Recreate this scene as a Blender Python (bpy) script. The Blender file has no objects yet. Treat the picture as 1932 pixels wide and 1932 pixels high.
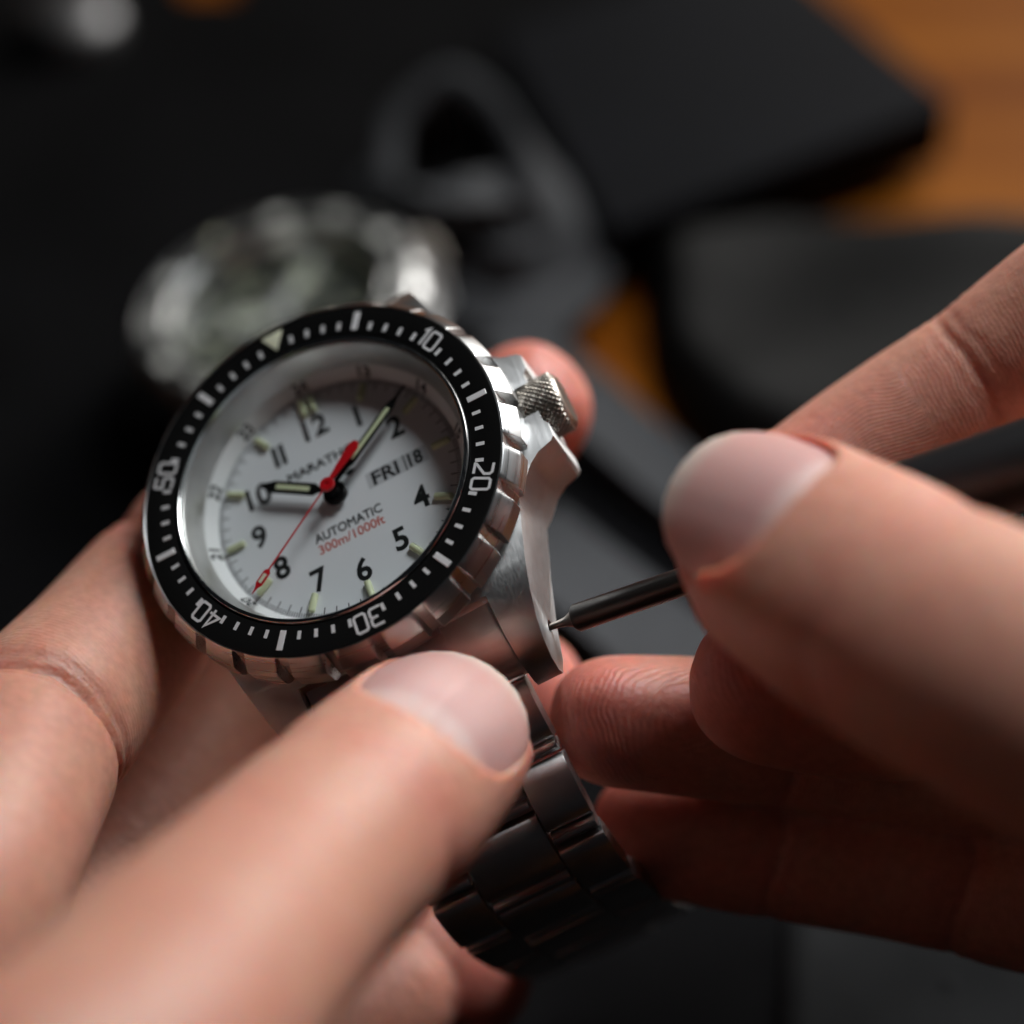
import bpy, bmesh, math, random
import numpy as np
from mathutils import Vector, Matrix

random.seed(7); rng = np.random.default_rng(7)
scn = bpy.context.scene
C = scn.collection
MM = 0.001

# ------------------------------------------------------------------ camera
# camera space used for measuring: x right, y down, z forward (mm); the photograph is 1932 units wide here
F_PX = 4830.0
PITCH = math.radians(42.0)
CAM = np.array([0.0, 0.0, 238.0])                     # mm above the table
AX = np.array([1.0, 0, 0]); FW = np.array([0, math.cos(PITCH), -math.sin(PITCH)]); UP = np.array([0, math.sin(PITCH), math.cos(PITCH)])
M_CW = np.stack([AX, -UP, FW], axis=1)                # camera axes -> world
def c2w(p): return CAM + M_CW @ np.asarray(p, float)
def px(vx, vy, d): return c2w([(vx - 966) / F_PX * d, (vy - 966) / F_PX * d, d])   # mm, world
def px_on(vx, vy, h):                                 # pixel -> point on the horizontal plane z = h (mm)
    r = M_CW @ np.array([(vx - 966) / F_PX, (vy - 966) / F_PX, 1.0])
    return CAM + r * ((h - CAM[2]) / r[2])

cd = bpy.data.cameras.new('camera'); cam = bpy.data.objects.new('camera', cd); C.objects.link(cam)
cam.matrix_world = Matrix((( AX[0], UP[0], -FW[0], CAM[0]*MM), (AX[1], UP[1], -FW[1], CAM[1]*MM), (AX[2], UP[2], -FW[2], CAM[2]*MM), (0,0,0,1)))
cd.sensor_fit = 'HORIZONTAL'; cd.sensor_width = 36.0; cd.lens = F_PX / 1932 * 36.0
cd.clip_start = 0.01; cd.clip_end = 20.0
cd.dof.use_dof = True; cd.dof.focus_distance = 0.2490; cd.dof.aperture_fstop = 7.2; cd.dof.aperture_blades = 0
scn.camera = cam

# ------------------------------------------------------------------ light
w = bpy.data.worlds.new('World'); scn.world = w; w.use_nodes = True
bg = w.node_tree.nodes['Background']; bg.inputs[0].default_value = (0.75, 0.85, 1.0, 1); bg.inputs[1].default_value = 0.008
def area(name, loc, target, sx, sy, power, col):
    l = bpy.data.lights.new(name, 'AREA'); l.shape = 'RECTANGLE'; l.size = sx; l.size_y = sy; l.energy = power; l.color = col
    o = bpy.data.objects.new(name, l); C.objects.link(o); o.location = loc
    o.rotation_euler = (Vector(target) - Vector(loc)).to_track_quat('-Z', 'Y').to_euler()
    return o
TGT = (0.0, 0.19, 0.06)
area('window_light', (0.56, 0.95, 0.50), TGT, 0.60, 0.72, 11.5, (1.0, 0.97, 0.93))
lamp = area('overhead_fill', (0.19, 0.36, 0.50), (0.062, 0.20, 0.08), 0.20, 0.18, 0.15, (0.95, 0.98, 1.0))
lamp.data.spread = math.radians(38)                   # added fill light, no seen source; narrow beam dims the left hand
vs = scn.view_settings; vs.view_transform = 'Standard'; vs.look = 'None'; vs.gamma = 1.0; vs.exposure = 0.0; vs.use_curve_mapping = False
scn.cycles.use_denoising = True
scn.cycles.max_bounces = 8; scn.cycles.transparent_max_bounces = 12
scn.cycles.sample_clamp_indirect = 6.0

# ------------------------------------------------------------------ materials
def new_mat(name):
    m = bpy.data.materials.new(name); m.use_nodes = True
    nt = m.node_tree; return m, nt, nt.nodes['Principled BSDF']
def N(nt, t, **kw):
    n = nt.nodes.new(t)
    for k, v in kw.items(): setattr(n, k, v)
    return n
def plain(name, col, rough=0.5, metal=0.0, spec=0.5, bump=0.0, bscale=800.0, var=0.0, vscale=60.0):
    m, nt, b = new_mat(name)
    b.inputs['Base Color'].default_value = (*col, 1); b.inputs['Roughness'].default_value = rough
    b.inputs['Metallic'].default_value = metal; b.inputs['Specular IOR Level'].default_value = spec
    tc = N(nt, 'ShaderNodeTexCoord')
    if bump:
        n = N(nt, 'ShaderNodeTexNoise'); n.inputs['Scale'].default_value = bscale; n.inputs['Detail'].default_value = 4
        nt.links.new(tc.outputs['Object'], n.inputs['Vector'])
        bp = N(nt, 'ShaderNodeBump'); bp.inputs['Strength'].default_value = bump; bp.inputs['Distance'].default_value = 0.0002
        nt.links.new(n.outputs['Fac'], bp.inputs['Height']); nt.links.new(bp.outputs[0], b.inputs['Normal'])
    if var:
        n = N(nt, 'ShaderNodeTexNoise'); n.inputs['Scale'].default_value = vscale; n.inputs['Detail'].default_value = 3
        nt.links.new(tc.outputs['Object'], n.inputs['Vector'])
        r = N(nt, 'ShaderNodeMapRange'); r.inputs[1].default_value = 0.3; r.inputs[2].default_value = 0.7
        r.inputs[3].default_value = 1 - var; r.inputs[4].default_value = 1 + var
        nt.links.new(n.outputs['Fac'], r.inputs[0])
        mx = N(nt, 'ShaderNodeVectorMath', operation='SCALE'); mx.inputs[0].default_value = col
        nt.links.new(r.outputs[0], mx.inputs['Scale']); nt.links.new(mx.outputs[0], b.inputs['Base Color'])
    return m
def brushed(name, col=(0.58, 0.585, 0.585), rough=0.34, axis='Y', strength=0.12, aniso=0.75):
    m, nt, b = new_mat(name); L = nt.links.new
    b.inputs['Metallic'].default_value = 1.0
    tc = N(nt, 'ShaderNodeTexCoord'); mp = N(nt, 'ShaderNodeMapping')
    mp.inputs['Scale'].default_value = {'X': (70, 5200, 5200), 'Y': (5200, 70, 5200), 'Z': (5200, 5200, 70), 'C': (1.5, 5200, 5200)}[axis]
    sep = N(nt, 'ShaderNodeSeparateXYZ'); L(tc.outputs['Object'], sep.inputs[0])
    if axis == 'C':                               # turned on a lathe: grain runs round the z axis
        an = N(nt, 'ShaderNodeMath', operation='ARCTAN2'); L(sep.outputs[1], an.inputs[0]); L(sep.outputs[0], an.inputs[1])
        xy = N(nt, 'ShaderNodeCombineXYZ'); L(sep.outputs[0], xy.inputs[0]); L(sep.outputs[1], xy.inputs[1])
        ln = N(nt, 'ShaderNodeVectorMath', operation='LENGTH'); L(xy.outputs[0], ln.inputs[0])
        cb = N(nt, 'ShaderNodeCombineXYZ'); L(an.outputs[0], cb.inputs[0]); L(ln.outputs['Value'], cb.inputs[1]); L(sep.outputs[2], cb.inputs[2])
        L(cb.outputs[0], mp.inputs[0])
    else: L(tc.outputs['Object'], mp.inputs[0])
    n = N(nt, 'ShaderNodeTexNoise'); n.inputs['Scale'].default_value = 1.0; n.inputs['Detail'].default_value = 1.5
    L(mp.outputs[0], n.inputs['Vector'])
    n2 = N(nt, 'ShaderNodeTexNoise'); n2.inputs['Scale'].default_value = 350.0; n2.inputs['Detail'].default_value = 4
    L(tc.outputs['Object'], n2.inputs['Vector'])
    r = N(nt, 'ShaderNodeMapRange'); r.inputs[1].default_value = 0.25; r.inputs[2].default_value = 0.75
    r.inputs[3].default_value = rough - 0.06; r.inputs[4].default_value = rough + 0.08
    L(n.outputs['Fac'], r.inputs[0]); L(r.outputs[0], b.inputs['Roughness'])
    r2 = N(nt, 'ShaderNodeMapRange'); r2.inputs[1].default_value = 0.3; r2.inputs[2].default_value = 0.7
    r2.inputs[3].default_value = 0.90; r2.inputs[4].default_value = 1.05
    L(n2.outputs['Fac'], r2.inputs[0])
    mx = N(nt, 'ShaderNodeVectorMath', operation='SCALE'); mx.inputs[0].default_value = col
    L(r2.outputs[0], mx.inputs['Scale']); L(mx.outputs[0], b.inputs['Base Color'])
    bp = N(nt, 'ShaderNodeBump'); bp.inputs['Strength'].default_value = strength; bp.inputs['Distance'].default_value = 0.00003
    L(n.outputs['Fac'], bp.inputs['Height']); L(bp.outputs[0], b.inputs['Normal'])
    if aniso:                                     # highlight spreads across the brushing
        vt = N(nt, 'ShaderNodeVectorTransform', vector_type='VECTOR', convert_from='OBJECT', convert_to='WORLD')
        if axis == 'C':
            ng = N(nt, 'ShaderNodeMath', operation='MULTIPLY'); ng.inputs[1].default_value = -1; L(sep.outputs[1], ng.inputs[0])
            g_ = N(nt, 'ShaderNodeCombineXYZ'); L(ng.outputs[0], g_.inputs[0]); L(sep.outputs[0], g_.inputs[1]); L(g_.outputs[0], vt.inputs[0])
        else: vt.inputs[0].default_value = {'X': (1, 0, 0), 'Y': (0, 1, 0), 'Z': (0, 0, 1)}[axis]
        ge = N(nt, 'ShaderNodeNewGeometry'); cr = N(nt, 'ShaderNodeVectorMath', operation='CROSS_PRODUCT')
        L(ge.outputs['Normal'], cr.inputs[0]); L(vt.outputs[0], cr.inputs[1]); L(cr.outputs[0], b.inputs['Tangent'])
        b.inputs['Anisotropic'].default_value = aniso
    return m
MAT = {}
MAT['steel'] = brushed('brushed_steel_y', axis='Y', rough=0.40)
MAT['steel_x'] = brushed('brushed_steel_x', axis='X')
MAT['steel_z'] = brushed('turned_steel', axis='C', rough=0.30, aniso=0.55)
MAT['polish'] = brushed('polished_steel', rough=0.16, strength=0.02, aniso=0)
MAT['rehaut'] = brushed('satin_steel', col=(0.66, 0.65, 0.63), rough=0.34, axis='C', strength=0.05, aniso=0.5)
MAT['crownsteel'] = plain('dark_knurled_steel', (0.42, 0.39, 0.35), 0.33, 1.0)
MAT['insert'] = plain('black_bezel_insert', (0.004, 0.004, 0.004), 0.42, 0.0, 0.25, bump=0.08, bscale=4000)
MAT['silvermark'] = plain('silver_marking', (0.84, 0.84, 0.85), 0.38, 0.25)
MAT['dial'] = plain('white_dial', (0.76, 0.77, 0.79), 0.5, 0.0, 0.3, bump=0.05, bscale=9000)
MAT['chapter'] = plain('white_chapter_ring', (0.80, 0.80, 0.80), 0.5, 0.0, 0.3)
MAT['ink'] = plain('black_ink', (0.006, 0.007, 0.007), 0.5)
MAT['redink'] = plain('red_ink', (0.55, 0.09, 0.06), 0.5)
MAT['red'] = plain('red_lacquer', (0.55, 0.006, 0.012), 0.35)
MAT['blackhand'] = plain('black_lacquer', (0.004, 0.004, 0.004), 0.4, spec=0.2)
MAT['lume'] = plain('pale_green_lume', (0.62, 0.66, 0.42), 0.4)
MAT['lumew'] = plain('cream_lume', (0.72, 0.73, 0.55), 0.4)
MAT['datewin'] = plain('date_disc', (0.55, 0.56, 0.58), 0.5)
MAT['tool'] = plain('blackened_tool_steel', (0.035, 0.032, 0.03), 0.34, 0.6, bump=0.05, bscale=3000)
MAT['toolhandle'] = plain('black_tool_handle', (0.012, 0.012, 0.013), 0.42, 0.0, bump=0.1, bscale=2500)
MAT['tooltip'] = plain('grey_tool_tip', (0.22, 0.20, 0.18), 0.3, 1.0)
MAT['gap'] = plain('dark_gasket', (0.01, 0.01, 0.01), 0.6)
# sapphire: reflects by Fresnel, otherwise clear
def glass_mat():
    m, nt, b = new_mat('sapphire'); nt.nodes.remove(b); out = nt.nodes['Material Output']
    tr = N(nt, 'ShaderNodeBsdfTransparent'); tr.inputs[0].default_value = (0.97, 0.98, 0.98, 1)
    gl = N(nt, 'ShaderNodeBsdfGlossy'); gl.inputs['Roughness'].default_value = 0.02
    ge = N(nt, 'ShaderNodeNewGeometry'); dt = N(nt, 'ShaderNodeVectorMath', operation='DOT_PRODUCT')   # Schlick, the same from both sides
    nt.links.new(ge.outputs['Normal'], dt.inputs[0]); nt.links.new(ge.outputs['Incoming'], dt.inputs[1])
    ab = N(nt, 'ShaderNodeMath', operation='ABSOLUTE'); nt.links.new(dt.outputs['Value'], ab.inputs[0])
    om = N(nt, 'ShaderNodeMath', operation='SUBTRACT', use_clamp=True); om.inputs[0].default_value = 1.0; nt.links.new(ab.outputs[0], om.inputs[1])
    pw = N(nt, 'ShaderNodeMath', operation='POWER'); pw.inputs[1].default_value = 5.0; nt.links.new(om.outputs[0], pw.inputs[0])
    fr = N(nt, 'ShaderNodeMath', operation='MULTIPLY_ADD'); fr.inputs[1].default_value = 0.7; fr.inputs[2].default_value = 0.012; nt.links.new(pw.outputs[0], fr.inputs[0])
    mx = N(nt, 'ShaderNodeMixShader')
    nt.links.new(fr.outputs[0], mx.inputs[0]); nt.links.new(tr.outputs[0], mx.inputs[1]); nt.links.new(gl.outputs[0], mx.inputs[2])
    nt.links.new(mx.outputs[0], out.inputs[0]); return m
MAT['glass'] = glass_mat()

def skin_mat():
    m, nt, b = new_mat('skin')
    L = nt.links.new
    tc = N(nt, 'ShaderNodeTexCoord')
    at = lambda n: N(nt, 'ShaderNodeAttribute', attribute_name=n)
    red = at('redness'); pal = at('palmar'); ridge = at('ridge')
    n1 = N(nt, 'ShaderNodeTexNoise'); n1.inputs['Scale'].default_value = 120; n1.inputs['Detail'].default_value = 5
    n2 = N(nt, 'ShaderNodeTexNoise'); n2.inputs['Scale'].default_value = 900; n2.inputs['Detail'].default_value = 3
    L(tc.outputs['Object'], n1.inputs[0]); L(tc.outputs['Object'], n2.inputs[0])
    base = N(nt, 'ShaderNodeMix', data_type='RGBA'); base.inputs[6].default_value = (0.60, 0.325, 0.235, 1); base.inputs[7].default_value = (0.55, 0.185, 0.145, 1)
    add = N(nt, 'ShaderNodeMath', operation='MULTIPLY_ADD'); add.inputs[1].default_value = 0.9; add.inputs[2].default_value = -0.20
    L(n1.outputs['Fac'], add.inputs[0])
    a2 = N(nt, 'ShaderNodeMath', operation='ADD', use_clamp=True); L(add.outputs[0], a2.inputs[0]); L(red.outputs['Fac'], a2.inputs[1])
    L(a2.outputs[0], base.inputs[0])
    mot = N(nt, 'ShaderNodeMapRange'); mot.inputs[1].default_value = 0.3; mot.inputs[2].default_value = 0.7; mot.inputs[3].default_value = 0.90; mot.inputs[4].default_value = 1.08
    L(n2.outputs['Fac'], mot.inputs[0])
    sc = N(nt, 'ShaderNodeVectorMath', operation='SCALE'); L(base.outputs[2], sc.inputs[0]); L(mot.outputs[0], sc.inputs['Scale'])
    L(sc.outputs[0], b.inputs['Base Color'])
    b.inputs['Subsurface Weight'].default_value = 0.85
    b.inputs['Subsurface Radius'].default_value = (1.0, 0.27, 0.13); b.inputs['Subsurface Scale'].default_value = 0.0034
    b.inputs['Specular IOR Level'].default_value = 0.42
    b.inputs['Roughness'].default_value = 0.46
    # friction ridges: sine of the ridge phase (mm) bent by noise
    wn = N(nt, 'ShaderNodeTexNoise'); wn.inputs['Scale'].default_value = 260; wn.inputs['Detail'].default_value = 2; L(tc.outputs['Object'], wn.inputs[0])
    ph = N(nt, 'ShaderNodeMath', operation='MULTIPLY_ADD'); ph.inputs[1].default_value = 1.5; L(wn.outputs['Fac'], ph.inputs[0]); L(ridge.outputs['Fac'], ph.inputs[2])
    k = N(nt, 'ShaderNodeMath', operation='MULTIPLY'); k.inputs[1].default_value = 2 * math.pi / 0.52; L(ph.outputs[0], k.inputs[0])
    sn = N(nt, 'ShaderNodeMath', operation='SINE'); L(k.outputs[0], sn.inputs[0])
    ms = N(nt, 'ShaderNodeMath', operation='MULTIPLY'); L(sn.outputs[0], ms.inputs[0]); L(pal.outputs['Fac'], ms.inputs[1])
    b1 = N(nt, 'ShaderNodeBump'); b1.inputs['Strength'].default_value = 0.32; b1.inputs['Distance'].default_value = 0.00006
    L(ms.outputs[0], b1.inputs['Height'])
    vo = N(nt, 'ShaderNodeTexVoronoi'); vo.inputs['Scale'].default_value = 1500; L(tc.outputs['Object'], vo.inputs[0])
    b2 = N(nt, 'ShaderNodeBump'); b2.inputs['Strength'].default_value = 0.35; b2.inputs['Distance'].default_value = 0.00008
    L(vo.outputs['Distance'], b2.inputs['Height']); L(b1.outputs[0], b2.inputs['Normal'])
    n3 = N(nt, 'ShaderNodeTexNoise'); n3.inputs['Scale'].default_value = 420; n3.inputs['Detail'].default_value = 5; L(tc.outputs['Object'], n3.inputs[0])
    b3 = N(nt, 'ShaderNodeBump'); b3.inputs['Strength'].default_value = 0.35; b3.inputs['Distance'].default_value = 0.0004
    L(n3.outputs['Fac'], b3.inputs['Height']); L(b2.outputs[0], b3.inputs['Normal'])
    L(b3.outputs[0], b.inputs['Normal'])
    return m
MAT['skin'] = skin_mat()
def nail_mat():
    m, nt, b = new_mat('fingernail'); L = nt.links.new
    a = N(nt, 'ShaderNodeAttribute', attribute_name='nail_u'); v = N(nt, 'ShaderNodeAttribute', attribute_name='nail_v')
    cr = N(nt, 'ShaderNodeValToRGB'); e = cr.color_ramp.elements
    e[0].position = 0.0; e[0].color = (0.72, 0.50, 0.46, 1); e[1].position = 1.0; e[1].color = (0.74, 0.61, 0.54, 1)
    for p, c in ((0.16, (0.68, 0.46, 0.43, 1)), (0.24, (0.60, 0.34, 0.32, 1)), (0.80, (0.62, 0.36, 0.33, 1)), (0.90, (0.68, 0.51, 0.45, 1))):
        x = e.new(p); x.color = c
    L(a.outputs['Fac'], cr.inputs[0]); L(cr.outputs[0], b.inputs['Base Color'])
    b.inputs['Roughness'].default_value = 0.33; b.inputs['Specular IOR Level'].default_value = 0.5
    b.inputs['Subsurface Weight'].default_value = 0.5; b.inputs['Subsurface Radius'].default_value = (1, .4, .3); b.inputs['Subsurface Scale'].default_value = 0.001
    wn = N(nt, 'ShaderNodeTexNoise', noise_dimensions='1D'); wn.inputs['Scale'].default_value = 14; wn.inputs['Detail'].default_value = 3
    L(v.outputs['Fac'], wn.inputs['W'])
    bp = N(nt, 'ShaderNodeBump'); bp.inputs['Strength'].default_value = 0.4; bp.inputs['Distance'].default_value = 0.0002
    L(wn.outputs['Fac'], bp.inputs['Height']); L(bp.outputs[0], b.inputs['Normal'])
    return m
MAT['nail'] = nail_mat()

# ------------------------------------------------------------------ mesh helpers (input in mm)
def link(name, me, mat=None, parent=None):
    o = bpy.data.objects.new(name, me); C.objects.link(o)
    if mat is not None:
        me.materials.clear(); me.materials.append(MAT[mat] if isinstance(mat, str) else mat)
    if parent is not None: o.parent = parent
    return o
def mesh_of(verts, faces, smooth=None, name='m'):
    me = bpy.data.meshes.new(name)
    me.from_pydata([tuple(float(c) * MM for c in v) for v in verts], [], faces); me.validate(); me.update()
    if smooth is not None:
        me.polygons.foreach_set('use_smooth', [True] * len(me.polygons)); me.set_sharp_from_angle(angle=math.radians(smooth))
    return me
def tag(o, label, cat, group=None):
    o['label'] = label; o['category'] = cat
    if group: o['group'] = group
    return o
def lathe(profile, n=128, smooth=35, closed=True):
    V, Fc = [], []
    m = len(profile)
    for i in range(n):
        a = 2 * math.pi * i / n
        for r, z in profile: V.append((r * math.cos(a), r * math.sin(a), z))
    for i in range(n):
        j = (i + 1) % n
        for k in range(m if closed else m - 1):
            l = (k + 1) % m
            Fc.append((i * m + k, j * m + k, j * m + l, i * m + l))
    return mesh_of(V, Fc, smooth)
def disc(r, z, n=128, rim=0.0):
    return lathe([(0.001, z), (r, z), (r, z - 0.3), (0.001, z - 0.3)], n, 35)
def prism(poly, z0, z1, smooth=None, bevel=0.0):
    n = len(poly)
    V = [(x, y, z0) for x, y in poly] + [(x, y, z1) for x, y in poly]
    Fc = [tuple(reversed(range(n))), tuple(range(n, 2 * n))] + [(i, (i + 1) % n, n + (i + 1) % n, n + i) for i in range(n)]
    return mesh_of(V, Fc, smooth)
def rect(x0, x1, y0, y1): return [(x0, y0), (x1, y0), (x1, y1), (x0, y1)]
def bevelled(me, width, segs=2, angle=30, smooth=35):
    bm = bmesh.new(); bm.from_mesh(me)
    bmesh.ops.remove_doubles(bm, verts=bm.verts, dist=1e-6)
    bmesh.ops.recalc_face_normals(bm, faces=bm.faces)
    ed = [e for e in bm.edges if len(e.link_faces) == 2 and e.calc_face_angle(0) > math.radians(angle)]
    bmesh.ops.bevel(bm, geom=ed, offset=width * MM, segments=segs, affect='EDGES', profile=0.6, clamp_overlap=True)
    bm.to_mesh(me); bm.free()
    me.polygons.foreach_set('use_smooth', [True] * len(me.polygons)); me.set_sharp_from_angle(angle=math.radians(smooth))
    return me
def boolean(a, others):
    """a: mesh; others: list of (mesh, op)"""
    oa = bpy.data.objects.new('t', a); C.objects.link(oa); tmp = []
    for mb, op in others:
        ob = bpy.data.objects.new('t', mb); C.objects.link(ob); tmp.append(ob)
        md = oa.modifiers.new('b', 'BOOLEAN'); md.object = ob; md.operation = op; md.solver = 'EXACT'
    dg = bpy.context.evaluated_depsgraph_get()
    me = bpy.data.meshes.new_from_object(oa.evaluated_get(dg))
    for o in tmp + [oa]: bpy.data.objects.remove(o)
    return me
def text_mesh(txt, size, bold=0.0, extrude=0.015, xs=1.0, spacing=1.0):
    cu = bpy.data.curves.new('t', 'FONT'); cu.body = txt; cu.size = size * MM; cu.align_x = 'CENTER'; cu.align_y = 'CENTER'
    cu.extrude = extrude * MM; cu.offset = bold * MM; cu.resolution_u = 3; cu.space_character = spacing
    o = bpy.data.objects.new('t', cu); C.objects.link(o)
    dg = bpy.context.evaluated_depsgraph_get(); me = bpy.data.meshes.new_from_object(o.evaluated_get(dg))
    bpy.data.objects.remove(o)
    co = np.empty(len(me.vertices) * 3); me.vertices.foreach_get('co', co); co = co.reshape(-1, 3)
    co[:, 0] -= (co[:, 0].max() + co[:, 0].min()) / 2; co[:, 1] -= (co[:, 1].max() + co[:, 1].min()) / 2; co[:, 0] *= xs
    me.vertices.foreach_set('co', co.ravel()); me.update()
    return me
# square stroke digits, as engraved on the bezel (unit box 0.62 x 1)
STROKE = {
 '0': [[(0,.1),(.1,0),(.52,0),(.62,.1),(.62,.9),(.52,1),(.1,1),(0,.9),(0,.1)]],
 '1': [[(.16,.8),(.36,1),(.36,0)]],
 '2': [[(0,1),(.5,1),(.62,.88),(.62,.58),(.06,.06)],[(0,0),(.62,0)]],
 '3': [[(0,1),(.52,1),(.62,.9),(.62,.62),(.5,.52),(.22,.52)],[(.5,.52),(.62,.42),(.62,.1),(.52,0),(0,0)]],
 '4': [[(.7,.26),(0,.26),(.48,1),(.48,0)]],
 '5': [[(.6,1),(.04,1),(0,.54),(.5,.56),(.62,.46),(.62,.1),(.52,0),(0,0)]],
}
def stroke_mesh(txt, h, th, z0, z1, xs=1.0):
    V, Fc = [], []; x0 = 0
    for ch in txt:
        for line in STROKE[ch]:
            P = [np.array([(x0 + x) * h * xs, y * h]) for x, y in line]
            closed = np.allclose(P[0], P[-1]); n = len(P); Lp, Rp = [], []
            for i in range(n):
                if closed: a, b = P[(i - 1) % (n - 1)], P[(i + 1) % (n - 1)] if i < n - 1 else P[1]
                else: a, b = P[max(i - 1, 0)], P[min(i + 1, n - 1)]
                d1 = P[i] - a; d2 = b - P[i]
                d1 = d1 / np.linalg.norm(d1) if np.linalg.norm(d1) > 1e-9 else d2 / np.linalg.norm(d2)
                d2 = d2 / np.linalg.norm(d2) if np.linalg.norm(d2) > 1e-9 else d1
                n1 = np.array([-d1[1], d1[0]]); n2 = np.array([-d2[1], d2[0]]); mm = n1 + n2; mm /= max(np.linalg.norm(mm), 1e-6)
                kk = th / 2 / max(mm @ n1, 0.4); Lp.append(P[i] + mm * kk); Rp.append(P[i] - mm * kk)
            b0 = len(V)
            for l, r in zip(Lp, Rp): V += [(l[0], l[1], z0), (r[0], r[1], z0), (l[0], l[1], z1), (r[0], r[1], z1)]
            for i in range(n - 1):
                q = b0 + 4 * i
                Fc += [(q+2, q+3, q+7, q+6), (q, q+2, q+6, q+4), (q+1, q+5, q+7, q+3)]
            if not closed: Fc += [(b0, b0+1, b0+3, b0+2), (b0+4*(n-1), b0+4*(n-1)+2, b0+4*(n-1)+3, b0+4*(n-1)+1)]
        x0 += 0.62 + 0.26 if ch != '1' else 0.36 + 0.28
    V = np.array(V); V[:, 0] -= (V[:, 0].min() + V[:, 0].max()) / 2; V[:, 1] -= h / 2
    return mesh_of(V, Fc)

# ------------------------------------------------------------------ table and background
def wood_mat():
    m, nt, b = new_mat('orange_wood'); L = nt.links.new
    tc = N(nt, 'ShaderNodeTexCoord'); mp = N(nt, 'ShaderNodeMapping'); mp.inputs['Scale'].default_value = (4, 40, 10); mp.inputs['Rotation'].default_value = (0, 0, 0.5)
    L(tc.outputs['Object'], mp.inputs[0]); n = N(nt, 'ShaderNodeTexNoise'); n.inputs['Scale'].default_value = 2; n.inputs['Detail'].default_value = 6; L(mp.outputs[0], n.inputs[0])
    cr = N(nt, 'ShaderNodeValToRGB'); cr.color_ramp.elements[0].position = 0.35; cr.color_ramp.elements[0].color = (0.21, 0.055, 0.002, 1)
    cr.color_ramp.elements[1].position = 0.7; cr.color_ramp.elements[1].color = (0.36, 0.115, 0.008, 1); L(n.outputs['Fac'], cr.inputs[0]); L(cr.outputs[0], b.inputs['Base Color'])
    b.inputs['Roughness'].default_value = 0.5; b.inputs['Specular IOR Level'].default_value = 0.04; return m
MAT['wood'] = wood_mat()
MAT['mat'] = plain('charcoal_cloth', (0.0035, 0.0035, 0.004), 0.95, spec=0.05, bump=0.4, bscale=1500, var=0.3, vscale=40)
MAT['box'] = plain('black_card', (0.0045, 0.005, 0.007), 0.8, spec=0.08, var=0.15)
MAT['pouch'] = plain('black_leather', (0.0055, 0.0055, 0.0055), 0.7, spec=0.10, bump=0.5, bscale=500, var=0.3, vscale=50)
MAT['rubber'] = plain('grey_rubber', (0.050, 0.053, 0.058), 0.7, spec=0.15, bump=0.1, bscale=900, var=0.15)
MAT['greycloth'] = plain('slate_cloth', (0.017, 0.018, 0.019), 0.95, spec=0.05, bump=0.3, bscale=1200, var=0.25)

def slab(name, pts, z0, z1, mat, bev=1.0):
    """pts: world xy in mm"""
    c = np.mean(pts, axis=0)
    me = bevelled(prism([(p[0] - c[0], p[1] - c[1]) for p in pts], 0, z1 - z0), bev, 3)
    o = link(name, me, mat); o.location = (c[0] * MM, c[1] * MM, z0 * MM); return o
o = link('table', prism(rect(-900, 900, -300, 1500), -25, 0), 'wood'); o['kind'] = 'structure'
def soft_sheet(name, pts_px, h, thick, mat, amp, seed, freq=0.05):
    """a soft folded cloth or leather piece: outline in pixels on the table, uneven top"""
    P = np.array([px_on(x, y, h)[:2] for x, y in pts_px]); c = P.mean(axis=0); n = 26
    r = np.random.default_rng(seed); ks = r.normal(size=(6, 2)) * freq; phs = r.uniform(0, 6.28, 6); V, Fc = [], []
    m = 96; ang = np.linspace(0, 2 * np.pi, m, endpoint=False)
    seg = np.r_[P, P[:1]]; dl = np.r_[0, np.cumsum(np.linalg.norm(np.diff(seg, axis=0), axis=1))]
    tt = np.linspace(0, dl[-1], m, endpoint=False)
    ring = np.stack([np.interp(tt, dl, seg[:, i]) for i in (0, 1)], 1)
    for _ in range(3): ring = (np.roll(ring, 1, 0) + 2 * ring + np.roll(ring, -1, 0)) / 4
    V.append((0, 0, 0))
    for k in range(1, n + 1):
        f = k / n
        for q in ring:
            p = (q - c) * min(1, f)
            hh = thick * (1 - max(0, (f - 0.8) / 0.2) ** 2.2) + amp * (1 - f ** 6) * sum(math.sin(a @ (p + c) + b) for a, b in zip(ks, phs)) / 2.4
            V.append((p[0], p[1], max(0.05, hh)))
    V[0] = (0, 0, thick)
    for j in range(m): Fc.append((0, 1 + j, 1 + (j + 1) % m))
    for k in range(n - 1):
        for j in range(m): a = 1 + k * m; b = a + m; Fc.append((a + j, b + j, b + (j + 1) % m, a + (j + 1) % m))
    V += [(v[0], v[1], -0.0) for v in V[-m:]]; b = 1 + (n - 1) * m
    for j in range(m): Fc.append((b + j, b + m + j, b + m + (j + 1) % m, b + (j + 1) % m))
    Fc.append(tuple(b + m + j for j in reversed(range(m))))
    o = link(name, mesh_of(V, Fc, 60), mat); o.location = (c[0] * MM, c[1] * MM, h * MM); return o

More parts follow.
